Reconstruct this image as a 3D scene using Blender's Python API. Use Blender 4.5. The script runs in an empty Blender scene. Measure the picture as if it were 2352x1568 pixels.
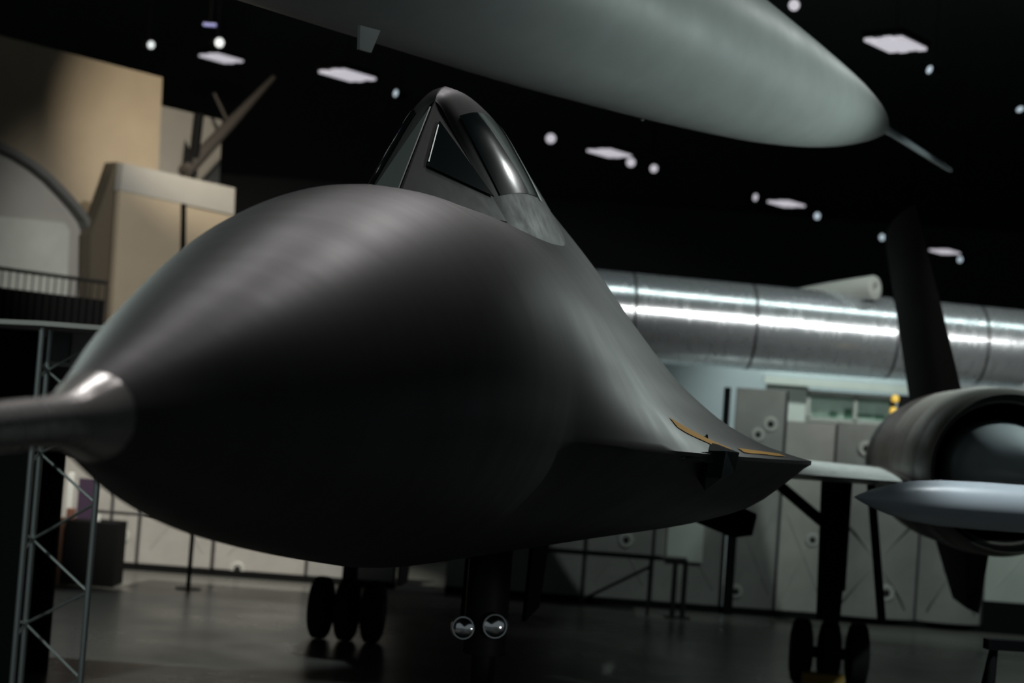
import bpy, bmesh, math, random
from mathutils import Vector, Matrix
random.seed(7)
C = bpy.context.scene.collection
SC = bpy.context.scene
PI = math.pi

# ------------------------------------------------------------------ camera
F_PX, CXP, CYP, HORIZ, ROLL, EYE = 4000.0, 1176.0, 784.0, 975.0, math.radians(4.2), 2.47
PITCH = math.atan((HORIZ-CYP)*math.cos(ROLL)/F_PX)
_f = Vector((0, math.cos(PITCH), math.sin(PITCH)))
_u0 = Vector((0, -math.sin(PITCH), math.cos(PITCH))); _r0 = Vector((1, 0, 0))
_r = _r0*math.cos(ROLL) + _u0*math.sin(ROLL)
_u = _u0*math.cos(ROLL) - _r0*math.sin(ROLL)
CAM = Vector((0, 0, EYE))
cd = bpy.data.cameras.new('camera'); cam = bpy.data.objects.new('camera', cd); C.objects.link(cam)
cam.matrix_world = Matrix(((_r.x, _u.x, -_f.x, 0), (_r.y, _u.y, -_f.y, 0), (_r.z, _u.z, -_f.z, EYE), (0, 0, 0, 1)))
cd.sensor_width = 36; cd.lens = F_PX/2352*36; cd.clip_end = 300
cd.dof.use_dof = True; cd.dof.focus_distance = 8.4; cd.dof.aperture_fstop = 1.75
SC.camera = cam

# ------------------------------------------------------------------ view + world
SC.view_settings.view_transform = 'Standard'; SC.view_settings.look = 'None'
SC.view_settings.gamma = 1; SC.view_settings.exposure = 0.0
w = bpy.data.worlds.new('world'); SC.world = w; w.use_nodes = True
bg = w.node_tree.nodes['Background']; bg.inputs[0].default_value = (0.8, 0.95, 1.0, 1); bg.inputs[1].default_value = 0.12

# ------------------------------------------------------------------ lamps, all out of view, mostly added
def area(name, loc, target, sx, sy, power, col=(1, 1, 1), spread=180):
    l = bpy.data.lights.new(name, 'AREA'); l.shape = 'RECTANGLE'; l.size = sx; l.size_y = sy
    l.energy = power; l.color = col; l.spread = math.radians(spread)
    o = bpy.data.objects.new(name, l); C.objects.link(o); o.location = loc
    d = Vector(target)-Vector(loc)
    o.rotation_euler = d.to_track_quat('-Z', 'Y').to_euler()
    return o
def spot(name, loc, target, power, angle, col=(1, 1, 1), radius=0.1, blend=0.4):
    l = bpy.data.lights.new(name, 'SPOT'); l.energy = power; l.color = col
    l.spot_size = math.radians(angle); l.spot_blend = blend; l.shadow_soft_size = radius
    o = bpy.data.objects.new(name, l); C.objects.link(o); o.location = loc
    d = Vector(target)-Vector(loc)
    o.rotation_euler = d.to_track_quat('-Z', 'Y').to_euler()
    return o
COOL = (0.86, 1.0, 0.95); WARM = (1.0, 0.86, 0.68)
# a ceiling fitting out of view, then unseen spots added to light single parts
NEUT = (1.0, .96, .96)
area('ceiling_lamp', (-2.0, 12.0, 9.2), (-1.5, 10.0, 3), 2.4, 1.2, 70, NEUT, 90)
spot('added_spot', (-5.0, 9.0, 9.2), (-1.0, 5.9, 2.7), 230, 24, NEUT, .5, .9)
spot('added_spot', (1.0, 12.5, 9.2), (-.35, 7.6, 3.3), 580, 26, NEUT, .4, .9)
spot('added_spot', (-10.0, 13.0, 8.5), (-1.4, 5.6, 2.6), 1900, 17, COOL, .3, .9)
spot('added_spot', (10.0, 20.0, 9.2), (1.15, 10.2, 2.9), 1500, 14, COOL, .2, .9)
spot('added_spot', (4.6, 11.5, 9.2), (1.1, 9.0, 2.5), 420, 20, (1, .97, .9), .12, .9)
spot('added_spot', (10.0, 8.5, 8.0), (4.5, 15.4, 2.5), 3200, 14, COOL, .15, .8)
spot('added_spot', (-6.5, 7.0, 8.5), (-3.3, 13.0, 2.2), 1100, 24, COOL, .15, .9)
spot('added_spot', (-3.5, 0.5, 9.0), (-1.15, 3.6, 2.4), 900, 12, NEUT, .15, .9)
spot('added_spot', (-9.5, 10.5, 5.0), (-.75, 8.5, 3.80), 420, 10, COOL, .12, .8)
spot('added_glint_spot', (3.6, 6.0, .8), (-.1, 11.1, 1.2), 80, 7, (1, .97, .92), .06, .8)  # unseen spot added to put glints on the landing lamps
spot('added_spot', (5.0, 19.5, 9.2), (2.6, 25.1, 1.3), 700, 26, (.86, 1.0, .93), .1, .8)
spot('added_spot', (7.5, 20.0, 9.6), (1.6, 13.8, 5.7), 260, 22, (.95, 1.0, .97), .12, .8)
spot('added_probe_spot', (9.0, 13.0, 4.0), (3.45, 16.75, 5.2), 350, 9, COOL, .1, .8)  # unseen spot added to brighten the hanging aircraft's probe
# long unseen lamps, shaped to lay streaks along the silver fuselage
area('streak_lamp', (6.0, 27.0, 9.2), (6.0, 29.5, 4.3), 13.0, 0.3, 85, COOL, 120)
tr_ = area('streak_lamp', (9.5, 13.0, 8.6), (7.0, 29.5, 4.4), 9.0, 0.4, 110, (1.0, .96, .9), 36)
tr_.rotation_euler.rotate_axis('Z', -.22)
# unseen spots added to brighten walls, floor, nacelle, wing and missile
spot('added_spot', (-4.0, 22.0, 9.2), (-6.4, 34.5, 7.4), 5700, 32, WARM, .1, 1.0)
spot('added_spot', (-2.0, 17.0, 9.0), (-5.6, 30.0, 4.6), 4200, 34, (1.0, .95, .88), .1, .8)
spot('added_spot', (-3.5, 18.5, 9.0), (-4.0, 25.2, 0.6), 5300, 34, (1.0, .95, .84))
spot('added_spot', (6.0, 18.0, 9.0), (6.5, 25.2, 2.8), 1250, 50, (.86, 1.0, .93), .1, .8)
spot('added_spot', (6.0, 31.7, 8.8), (5.8, 32.85, 2.4), 4200, 58, (.88, 1.0, .96), .1, .8)
spot('added_spot', (1.2, 19.5, 9.2), (4.2, 17.3, 2.7), 900, 30, (1.0, .98, .94), .15, .8)
spot('added_spot', (-7.5, 14.0, 9.2), (-4.3, 18.5, 0), 1500, 34, (.9, 1.0, 1.0), .1, .3)
spot('added_spot', (6.5, 21.0, 9.2), (4.0, 17.5, 2.3), 5800, 36, COOL, .15, .8)
spot('added_spot', (4.2, 10.5, 9.2), (3.8, 12.2, 2.2), 2200, 17, (.88, .97, 1.0), .15, .6)
# unseen spot added on the right, aimed at the flank of the suspended aircraft
spot('added_flank_spot', (9.5, 14.0, 4.2), (1.6, 13.0, 5.7), 1000, 40, (.84, 1.0, .95), 0.3, .8)

# ------------------------------------------------------------------ helpers
def ray(x, y): return _f + _r*((x-CXP)/F_PX) - _u*((y-CYP)/F_PX)
def atY(x, y, Y): r = ray(x, y); return CAM + r*(Y/r.y)
def atZ(x, y, Z): r = ray(x, y); return CAM + r*((Z-EYE)/r.z)
D1 = Vector((.63, .7766, 0)); D2 = Vector((.7766, -.63, 0)); UP = Vector((0, 0, 1))
def on_wall(x, y, P, n):                      # point of the sight line on a vertical wall through P
    r = ray(x, y); return CAM + r*((P-CAM).dot(n)/r.dot(n))

class MB:
    def __init__(s): s.v = []; s.f = []
    def add(s, vs, fs):
        o = len(s.v); s.v += [Vector(v) for v in vs]; s.f += [tuple(i+o for i in f) for f in fs]; return s
    def hexa(s, p):                            # 8 corners: bottom ring 0-3, top ring 4-7
        return s.add(p, [(3, 2, 1, 0), (4, 5, 6, 7), (0, 1, 5, 4), (1, 2, 6, 5), (2, 3, 7, 6), (3, 0, 4, 7)])
    def box(s, c, sx, sy, sz, ax=None):
        X, Y, Z = ax or (Vector((1, 0, 0)), Vector((0, 1, 0)), UP)
        c = Vector(c); X = X*(sx/2); Y = Y*(sy/2); Z = Z*(sz/2)
        return s.hexa([c-X-Y-Z, c+X-Y-Z, c+X+Y-Z, c-X+Y-Z, c-X-Y+Z, c+X-Y+Z, c+X+Y+Z, c-X+Y+Z])
    def prism(s, pts, d):                      # polygon extruded along d
        n = len(pts); d = Vector(d)
        return s.add([Vector(p) for p in pts]+[Vector(p)+d for p in pts],
                     [tuple(range(n-1, -1, -1)), tuple(range(n, 2*n))]+[(i, (i+1) % n, n+(i+1) % n, n+i) for i in range(n)])
    def rings(s, R, cap0=True, cap1=True, closed=True):
        n = len(R[0]); vs = [p for r in R for p in r]; fs = []
        for i in range(len(R)-1):
            for j in range(n if closed else n-1):
                k = (j+1) % n
                fs.append((i*n+j, i*n+k, (i+1)*n+k, (i+1)*n+j))
        if cap0: fs.append(tuple(range(n-1, -1, -1)))
        if cap1: fs.append(tuple((len(R)-1)*n+j for j in range(n)))
        return s.add(vs, fs)
    def lathe(s, o, d, prof, n=32, cap0=True, cap1=True):   # prof: (distance along d, radius)
        o = Vector(o); d = Vector(d).normalized()
        a = d.orthogonal().normalized(); b = d.cross(a)
        return s.rings([[o+d*t+(a*math.cos(2*PI*j/n)+b*math.sin(2*PI*j/n))*r for j in range(n)] for t, r in prof], cap0, cap1)
    def tube(s, p, q, r, r2=None, n=14):
        p = Vector(p); q = Vector(q)
        return s.lathe(p, q-p, [(0, r), ((q-p).length, r if r2 is None else r2)], n)
    def path(s, pts, r, n=10):
        for i in range(len(pts)-1): s.tube(pts[i], pts[i+1], r, n=n)
        return s
def world_origin(o):
    v = Vector((0, 0, 0))
    while o: v += o.location; o = o.parent
    return v
def build(name, mb, mat, parent=None, smooth=False, auto=40, bevel=0, label=None):
    org = world_origin(parent)
    if parent is None:
        xs = [v.x for v in mb.v]; ys = [v.y for v in mb.v]; zs = [v.z for v in mb.v]
        org = Vector(((min(xs)+max(xs))/2, (min(ys)+max(ys))/2, min(zs)))
    me = bpy.data.meshes.new(name); me.from_pydata([v-org for v in mb.v], [], mb.f); me.validate(); me.update()
    bm = bmesh.new(); bm.from_mesh(me); bmesh.ops.recalc_face_normals(bm, faces=bm.faces); bm.to_mesh(me); bm.free()
    o = bpy.data.objects.new(name, me); C.objects.link(o)
    if parent: o.parent = parent
    else: o.location = org
    for m in (mat if isinstance(mat, (list, tuple)) else [mat]): me.materials.append(m)
    if smooth:
        me.polygons.foreach_set('use_smooth', [True]*len(me.polygons))
        me.set_sharp_from_angle(angle=math.radians(auto))
    if bevel:
        b = o.modifiers.new('bevel', 'BEVEL'); b.width = bevel; b.segments = 2; b.limit_method = 'ANGLE'
    if label: o['label'] = label
    return o
def tag(o, label, cat, group=None, kind=None):
    if label: o['label'] = label
    if cat: o['category'] = cat
    if group: o['group'] = group
    if kind: o['kind'] = kind
    return o
def thing(name, label, cat, loc, group=None):
    o = bpy.data.objects.new(name, None); C.objects.link(o); o.location = loc; o.empty_display_size = .2
    return tag(o, label, cat, group)
def struct(o): o['kind'] = 'structure'; return o

# ------------------------------------------------------------------ materials
def mat(name, col, rough=.5, metal=0, spec=.5, noise=0, nscale=8, rnoise=0, stretch=(1, 1, 1), bump=0, coat=0, emit=None, estr=0, col2=None):
    m = bpy.data.materials.new(name); m.use_nodes = True; nt = m.node_tree; b = nt.nodes['Principled BSDF']
    b.inputs['Base Color'].default_value = (*col, 1); b.inputs['Roughness'].default_value = rough
    b.inputs['Metallic'].default_value = metal; b.inputs['Specular IOR Level'].default_value = spec
    b.inputs['Coat Weight'].default_value = coat; b.inputs['Coat Roughness'].default_value = .15
    if emit: b.inputs['Emission Color'].default_value = (*emit, 1); b.inputs['Emission Strength'].default_value = estr
    if noise or rnoise or bump:
        tc = nt.nodes.new('ShaderNodeTexCoord'); mp = nt.nodes.new('ShaderNodeMapping'); mp.inputs['Scale'].default_value = stretch
        nz = nt.nodes.new('ShaderNodeTexNoise'); nz.inputs['Scale'].default_value = nscale; nz.inputs['Detail'].default_value = 6; nz.inputs['Roughness'].default_value = .6
        nt.links.new(tc.outputs['Object'], mp.inputs[0]); nt.links.new(mp.outputs[0], nz.inputs['Vector'])
        if noise:
            mx = nt.nodes.new('ShaderNodeMix'); mx.data_type = 'RGBA'
            c2 = col2 or tuple(c*(1-noise) for c in col); c1 = col if col2 else tuple(min(1, c*(1+noise)) for c in col)
            mx.inputs[6].default_value = (*c1, 1); mx.inputs[7].default_value = (*c2, 1)
            rp = nt.nodes.new('ShaderNodeMapRange'); rp.inputs[1].default_value = .3; rp.inputs[2].default_value = .7
            nt.links.new(nz.outputs[0], rp.inputs[0]); nt.links.new(rp.outputs[0], mx.inputs[0]); nt.links.new(mx.outputs[2], b.inputs['Base Color'])
        if rnoise:
            r2 = nt.nodes.new('ShaderNodeMapRange'); r2.inputs[1].default_value = .3; r2.inputs[2].default_value = .7
            r2.inputs[3].default_value = max(.03, rough-rnoise); r2.inputs[4].default_value = rough+rnoise
            nt.links.new(nz.outputs[0], r2.inputs[0]); nt.links.new(r2.outputs[0], b.inputs['Roughness'])
        if bump:
            bp = nt.nodes.new('ShaderNodeBump'); bp.inputs['Strength'].default_value = bump; bp.inputs['Distance'].default_value = .02
            nt.links.new(nz.outputs[0], bp.inputs['Height']); nt.links.new(bp.outputs[0], b.inputs['Normal'])
    return m
M = {}
M['skin'] = mat('dark_skin', (.060, .057, .057), .50, 0, .4, noise=.14, nscale=2.0, rnoise=.035, stretch=(.9, 3, .9))
M['skin_wing'] = mat('wing_skin', (.22, .235, .23), .30, 0, .5, noise=.2, nscale=3, rnoise=.05)
M['skin_nac'] = mat('nacelle_skin', (.12, .115, .105), .45, .2, .5, noise=.2, nscale=3, rnoise=.08)
M['skin_matte'] = mat('matte_black_paint', (.005, .005, .005), .75, 0, .08)
M['frame'] = mat('canopy_frame_paint', (.040, .037, .036), .52, 0, .35, rnoise=.06, nscale=10)
M['glass'] = mat('tinted_glass', (.004, .014, .014), .04, 0, .7, coat=.5)
M['glass_pale'] = mat('tinted_glass_side', (.012, .018, .018), .3, 0, .5)
M['pane_sheen'] = mat('pale_sheen_glass', (.22, .26, .25), .38, 0, .6)  # paler copy of the windshield glass, reflection put into the colour
M['chrome'] = mat('polished_titanium', (.60, .58, .55), .26, .65, rnoise=.03, nscale=6, noise=.06)
M['bright_metal'] = mat('bright_metal', (.75, .75, .75), .08, 1)
M['orange'] = mat('orange_stripe_paint', (.80, .43, .08), .7, 0, .2)
M['rubber'] = mat('black_rubber', (.008, .008, .008), .85, 0, .2)
M['strut'] = mat('dark_strut_paint', (.010, .010, .011), .6, 0, .2)
M['brownmetal'] = mat('brown_metal', (.045, .033, .026), .5)
M['yellow'] = mat('yellow_paint', (.22, .14, .02), .6)
M['white_skin'] = mat('pale_aircraft_paint', (.50, .53, .52), .50, 0, .4, noise=.08, nscale=2.2, rnoise=.05)
M['white_trim'] = mat('white_paint', (.75, .77, .75), .4)
M['missile'] = mat('pale_grey_paint', (.45, .50, .54), .35, rnoise=.05, nscale=5)
M['alu'] = mat('bare_aluminium', (.58, .63, .67), .24, .78, noise=.16, nscale=4, rnoise=.07, stretch=(2.5, 1, 1), bump=.14)
M['seam'] = mat('seam_dark', (.05, .05, .055), .5, .5)
M['tubewhite'] = mat('white_tube_paint', (.36, .39, .37), .5)
M['panel'] = mat('panel_pale_grey', (.36, .35, .33), .6, noise=.15, nscale=1.4, bump=.15)
M['panel2'] = mat('panel_grey', (.27, .27, .26), .6, noise=.18, nscale=1.4, bump=.15)
M['panel3'] = mat('panel_white', (.52, .56, .52), .6, noise=.1, nscale=1.4)
M['eyelet'] = mat('eyelet_white', (.44, .44, .42), .6)
M['hole'] = mat('eyelet_hole', (.01, .012, .01), .8)
M['cream'] = mat('cream_wall', (.42, .36, .27), .8, noise=.06, nscale=1.2)
M['greywall'] = mat('grey_wall', (.36, .36, .34), .8, noise=.06, nscale=1.2)
M['bluewall'] = mat('blue_grey_wall', (.32, .37, .39), .8, noise=.05, nscale=1.0)
M['darkwall'] = mat('dark_wall', (.15, .165, .18), .9)
M['black'] = mat('black_paint', (.004, .0045, .005), .8, 0, .15)
M['ceil'] = mat('black_ceiling', (.22, .24, .26), .95, 0, .1)
M['floor'] = mat('polished_concrete', (.125, .126, .116), .30, 0, .45, noise=.22, nscale=.55, rnoise=.08)
M['steel'] = mat('galvanised_tube', (.42, .47, .46), .35, .8)
M['rail'] = mat('dark_rail', (.02, .02, .02), .5)
M['brown'] = mat('brown_wood', (.10, .05, .03), .6)
M['purple'] = mat('purple_cloth', (.035, .018, .045), .8)
M['redd'] = mat('dull_red', (.22, .09, .06), .7)
M['lamp'] = mat('lamp_glow', (.5, .5, .5), .5, emit=(.50, .48, .53), estr=1.0)
M['lampcool'] = mat('lamp_glow_cool', (.5, .5, .5), .5, emit=(.46, .56, .62), estr=1.0)
M['amber'] = mat('amber_glow', (.5, .4, .1), .5, emit=(.55, .33, .05), estr=1.0)
M['bluelamp'] = mat('blue_glow', (.1, .1, .2), .5, emit=(.10, .12, .30), estr=1.0)
M['pane'] = mat('green_glass', (.50, .64, .56), .5, 0, .5, noise=.15, nscale=3)
M['panetext'] = mat('green_print', (.10, .20, .14), .5)
M['boom'] = mat('dull_boom_paint', (.060, .056, .052), .6)
M['rim'] = mat('hood_rim_paint', (.13, .135, .135), .7)
M['screen'] = mat('dark_screen', (.02, .022, .022), .3)

# ------------------------------------------------------------------ setting
floor = MB().box((2, 36, -.05), 70, 96, .1)
struct(build('floor', floor, M['floor']))
struct(build('ceiling', MB().box((2, 36, 13.1), 70, 96, .2), M['ceil']))
struct(build('wall_back', MB().box((2, 80, 6.5), 70, .3, 13), M['darkwall']))

struct(build('wall_west', MB().box((-33, 36, 6.5), .3, 96, 13), M['darkwall']))
struct(build('wall_east', MB().box((37, 36, 6.5), .3, 96, 13), M['darkwall']))

# ------------------------------------------------------------------ dark jet aircraft
YAW = math.radians(6.4)
AX = Vector((math.sin(YAW), math.cos(YAW), 0)); NX = Vector((math.cos(YAW), -math.sin(YAW), 0))
B0 = Vector((-.58, 7.27, EYE)) - NX*.06
def AC(a, p, z): return B0 + AX*a + NX*(p+.045*min(1, max(0, -a/3))) + UP*z
def lerp(a, b, t): return a+(b-a)*t
def table(T, a):
    if a <= T[0][0]: return T[0][1:]
    for i in range(len(T)-1):
        if a <= T[i+1][0]:
            # Catmull-Rom in a non-uniform table (finite-difference tangents)
            x0, x1 = T[i][0], T[i+1][0]; h = x1-x0; t = (a-x0)/h
            out = []
            for k in range(1, len(T[0])):
                y0, y1 = T[i][k], T[i+1][k]
                m0 = (y1-T[i-1][k])/(x1-T[i-1][0]) if i > 0 else (y1-y0)/h
                m1 = (T[i+2][k]-y0)/(T[i+2][0]-x0) if i+2 < len(T) else (y1-y0)/h
                out.append((2*t**3-3*t*t+1)*y0+(t**3-2*t*t+t)*h*m0+(-2*t**3+3*t*t)*y1+(t**3-t*t)*h*m1)
            return tuple(out)
    return T[-1][1:]
def sstep(a, lo, hi):
    t = max(0, min(1, (a-lo)/(hi-lo))); return t*t*(3-2*t)
BODY = [(-3.26, .100, -.052), (-3.0, .180, -.04), (-2.6, .295, -.015), (-2.1, .418, .02), (-1.5, .550, .075), (-1.0, .648, .115), (-.3, .762, .155),
        (.3, .830, .165), (.8, .866, .17), (1.6, .90, .17), (3.2, .95, .16), (7, .95, .14), (12, .85, .10), (16.6, .35, .05)]
# upper half-section behind the cockpit (perp, z), then the lower half
UPPER = [(0, 1.66), (.15, 1.60), (.30, 1.47), (.47, 1.28), (.67, 1.06), (.83, .87), (.97, .69), (1.12, .51), (1.28, .335), (1.44, .20), (1.60, .090), (1.80, -.005), (1.97, -.055), (2.10, -.085)]
LOWER = [(2.10, -.105), (1.97, -.215), (1.75, -.385), (1.40, -.510), (1.05, -.590), (.70, -.645), (.35, -.680), (0, -.690)]
def half_section(a):
    r, zc = table(BODY, a)
    b = max(0, min(1, (a-.75)/2.45)); bt = sstep(a, 1.7, 3.2)
    if a > 9: k = 1-.25*(a-9)/7.6
    else: k = 1
    up = []; n = len(UPPER); phi_c = math.radians(-15)
    for i, (p, z) in enumerate(UPPER):
        f = i/(n-1)
        # matching point on the round nose section
        ang = PI/2 + (phi_c-PI/2)*(f**.9)
        e = (r*math.cos(ang), zc+r*math.sin(ang))
        bu = b**(1+.30*min(1, (n-1-i)/5))
        bb = lerp(bt, bu, min(1, f*1.9))
        dz = -.10*max(0, a-4)*(1-f)*.6
        up.append((lerp(e[0], p*k, bb), lerp(e[1], z+dz*bb, bb)))
    lo = []; m = len(LOWER)
    for i, (p, z) in enumerate(LOWER):
        f = i/(m-1); ang = phi_c + (-PI/2-phi_c)*((i+.12)/(m-.88))
        e = (r*math.cos(ang), zc+r*math.sin(ang))
        bl_ = b**(1+.6*min(1, i/2))
        lo.append((lerp(e[0], p*k, bl_), lerp(e[1], z, bl_)))
    return up+lo
def smooth_half(h, corner):
    # densify with Catmull-Rom, keep the chine corner sharp
    def cr(P, per):
        out = []
        for i in range(len(P)-1):
            p0 = P[i-1] if i else (2*P[0][0]-P[1][0], P[0][1]) ; p1 = P[i]; p2 = P[i+1]; p3 = P[i+2] if i+2 < len(P) else (2*p2[0]-p1[0], 2*p2[1]-p1[1])
            for j in range(per):
                t = j/per
                out.append(tuple(.5*(2*p1[k]+(p2[k]-p0[k])*t+(2*p0[k]-5*p1[k]+4*p2[k]-p3[k])*t*t+(3*p1[k]-p0[k]-3*p2[k]+p3[k])*t**3) for k in (0, 1)))
        return out+[P[-1]]
    return cr(h[:corner], 3)+cr(h[corner:], 3)
def ring(a):
    h = smooth_half(half_section(a), len(UPPER))
    left = [(-p, z) for p, z in h[-2:0:-1]]
    return [AC(a, p, z) for p, z in h+left]
jet = thing('jet_aircraft', 'black jet aircraft with rounded nose and long metal probe standing on the hall floor', 'aircraft', (B0.x+AX.x*5, B0.y+AX.y*5, 0))
st = []
a = -3.26
while a < 16.6:
    st.append(a); a += .07 if a < -2 else (.12 if a < 5 else .5)
st.append(16.6)
build('fuselage', MB().rings([ring(a) for a in st]), M['skin'], jet, smooth=True, auto=38)

# polished nose tip and probe
def circ(a, r, zc, n=48, dp=0): return [AC(a, dp+r*math.sin(2*PI*j/n), zc+r*math.cos(2*PI*j/n)) for j in range(n)]
tipR = [(-3.62, .052, -.072), (-3.5, .058, -.067), (-3.42, .064, -.063), (-3.34, .080, -.057), (-3.27, .1015, -.052), (-3.25, .1045, -.0515)]
build('nose_cone', MB().rings([circ(a, r, z) for a, r, z in tipR]), M['chrome'], jet, smooth=True, label='polished metal nose cone')
prR = [(-5.3, .012, -.150), (-5.2, .030, -.146), (-4.6, .040, -.118), (-4.2, .046, -.100), (-3.6, .0535, -.071)]
build('pitot_probe', MB().rings([circ(a, r, z, 32) for a, r, z in prR]), M['chrome'], jet, smooth=True, label='long polished metal probe')

# canopy: loft of open half sections, front arch leaning back
def canopy_rows():
    # each row: list of (a, perp, z) from the crown to the sill
    return [
        [(1.46, 0, 1.600), (1.47, .035, 1.565), (1.50, .10, 1.455), (1.55, .20, 1.30), (1.60, .29, 1.165), (1.64, .37, 1.03), (1.66, .42, .93)],
        [(1.55, 0, 1.668), (1.56, .055, 1.638), (1.60, .14, 1.525), (1.66, .235, 1.365), (1.71, .33, 1.20), (1.75, .42, 1.03), (1.78, .48, .90)],
        [(1.78, 0, 1.738), (1.80, .085, 1.706), (1.84, .19, 1.60), (1.90, .295, 1.43), (1.96, .40, 1.245), (2.00, .50, 1.05), (2.02, .56, .88)],
        [(2.15, 0, 1.772), (2.16, .105, 1.735), (2.18, .23, 1.625), (2.22, .35, 1.45), (2.26, .46, 1.26), (2.3, .57, 1.04), (2.32, .64, .85)],
        [(2.7, 0, 1.765), (2.7, .115, 1.725), (2.7, .24, 1.61), (2.7, .37, 1.43), (2.7, .49, 1.25), (2.7, .62, 1.03), (2.7, .69, .84)],
        [(3.4, 0, 1.72), (3.4, .12, 1.67), (3.4, .25, 1.56), (3.4, .38, 1.39), (3.4, .50, 1.21), (3.4, .63, 1.0), (3.4, .70, .82)],
        [(4.6, 0, 1.63), (4.6, .11, 1.57), (4.6, .23, 1.45), (4.6, .35, 1.28), (4.6, .46, 1.10), (4.6, .56, .92), (4.6, .62, .76)],
    ]
ROWS = canopy_rows()
def crv(P, t):                                  # Catmull-Rom over control list, t in 0..len-1
    i = min(int(t), len(P)-2); f = t-i
    p0 = P[max(i-1, 0)]; p1 = P[i]; p2 = P[i+1]; p3 = P[min(i+2, len(P)-1)]
    return tuple(.5*(2*p1[k]+(p2[k]-p0[k])*f+(2*p0[k]-5*p1[k]+4*p2[k]-p3[k])*f*f+(3*p1[k]-p0[k]-3*p2[k]+p3[k])*f**3) for k in range(3))
def cano(v, u):                                 # v: row parameter, u: crown(0) to sill(6)
    return Vector(crv([crv(r, u) for r in ROWS], v))
def cano_n(v, u):
    e = .02
    du = cano(v, min(6, u+e))-cano(v, max(0, u-e)); dv = cano(min(6, v+e), u)-cano(max(0, v-e), u)
    n = du.cross(dv); n.normalize()
    if n.y < 0: n = -n                          # outward = +perp (second component)
    return n
def S(v3, sgn=1): return AC(v3.x, sgn*v3.y, v3.z)
rows = []
for i in range(49):
    v = 6*i/48
    half = [cano(v, 6*j/30) for j in range(31)]
    rows.append([S(p, -1) for p in half[:0:-1]]+[S(p, 1) for p in half])
can = build('canopy', MB().rings(rows, False, False, closed=False), M['frame'], jet, smooth=True, auto=50)
def patch(v0, v1, u0f, u1f, sgn, off, nv=14, nu=14):
    mb = MB(); G = []
    for i in range(nv+1):
        f = i/nv; v = lerp(v0, v1, f); row = []
        for j in range(nu+1):
            u = lerp(u0f(f), u1f(f), j/nu); q = cano(v, u)+cano_n(v, u)*off; row.append(S(q, sgn))
        G.append(row)
    return mb.rings(G, False, False, closed=False)
# side windows of the canopy and an edge strip made bright for its reflection
for sgn in (1, -1):
    build('side_window', patch(.85, 3.1, lambda f: lerp(1.75, 2.0, f), lambda f: lerp(4.15, 4.05, f), sgn, .004), M['glass'], can, smooth=True)
    build('window_trim', patch(3.15, 3.32, lambda f: 1.95, lambda f: 4.1, sgn, .005, 3, 14), M['white_trim'] if 0 else M['steel'], can, smooth=True, label='window edge made bright as if reflecting')
# windshield: a vee of two three-sided frames with one dark pane and one painted pale as if reflecting
P0 = (.66, 0, 1.015); P1 = (1.47, 0, 1.615)
for sgn in (1, -1):
    tri = [Vector((.66, 0, .985)), Vector((1.475, 0, 1.612)), Vector((1.655, .385, 1.035))]
    tri2 = [Vector((.72, 0, .80)), tri[2]+Vector((.01, 0, -.2))]
    base = MB().prism([S(q, sgn) for q in tri], S(Vector((.05, 0, -.012)))-S(Vector((0, 0, 0))))
    base.add([S(tri[0], sgn), S(tri[2], sgn), S(tri2[1], sgn), S(tri2[0], sgn)], [(0, 1, 2, 3)])
    wf = build('windshield_frame', base, M['frame'], jet)
    cen = (tri[0]+tri[1]+tri[2])/3
    n = (tri[1]-tri[0]).cross(tri[2]-tri[0]).normalized()
    if n.x > 0: n = -n
    def ins(i, k): return tri[i]+(cen-tri[i])*k
    g = [tri[0]*W_[0]+tri[1]*W_[1]+tri[2]*W_[2] for W_ in (((.533, .343, .124), (.121, .788, .091), (.0, .2, .8)) if sgn == 1 else ((.86, .07, .07), (.05, .92, .03), (.02, .08, .90)))]
    build('windshield_pane', MB().prism([S(q+n*.004, sgn) for q in g], S(n*.006, sgn)-S(Vector((0, 0, 0)), sgn)), M['glass'] if sgn == 1 else M['pane_sheen'], wf)
    # slim bright gasket along the inner edge of the pane
    e0 = g[0]*.92+g[1]*.08+n*.008; e1 = g[0]*.10+g[1]*.90+n*.008
    if sgn == 1: build('pane_gasket', MB().tube(S(e0, sgn), S(e1, sgn), .0045, n=8), M['steel'], wf)

# chine sensor: faceted dark glass wedge in the leading edge, strip window beside it
def chine(a): return lerp(.845, 2.10, max(0, min(1, (a-.75)/2.45)))
ca = 2.06; cp = chine(ca)-.01
top = (ca+.09, cp-.03, -.005); bot = (ca+.09, cp-.02, -.275)
mid = [(ca-.06, cp-.01, -.06), (ca+.02, cp+.075, -.055), (ca+.19, cp+.15, -.06), (ca+.22, cp-.10, -.06)]
mid2 = [(ca-.05, cp-.02, -.20), (ca+.03, cp+.06, -.20), (ca+.19, cp+.13, -.165), (ca+.22, cp-.10, -.16)]
mb = MB(); mb.add([AC(*top), *[AC(*q) for q in mid], *[AC(*q) for q in mid2], AC(*bot)],
                  [(0, 1, 2), (0, 2, 3), (0, 3, 4), (0, 4, 1), (1, 5, 6, 2), (2, 6, 7, 3), (3, 7, 8, 4), (4, 8, 5, 1), (9, 6, 5), (9, 7, 6), (9, 8, 7), (9, 5, 8)])
sens = build('sensor_window', mb, M['glass_pale'], jet, label='faceted dark glass sensor window')
build('sensor_cap', MB().tube(AC(ca+.08, cp-.03, -.02), AC(ca+.10, cp-.03, .022), .014, .006, 10), M['bright_metal'], sens)
q = []
for t in (0, 1):
    a_ = lerp(1.76, 2.04, t); p_ = chine(a_)
    q.append((a_, p_))
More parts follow.
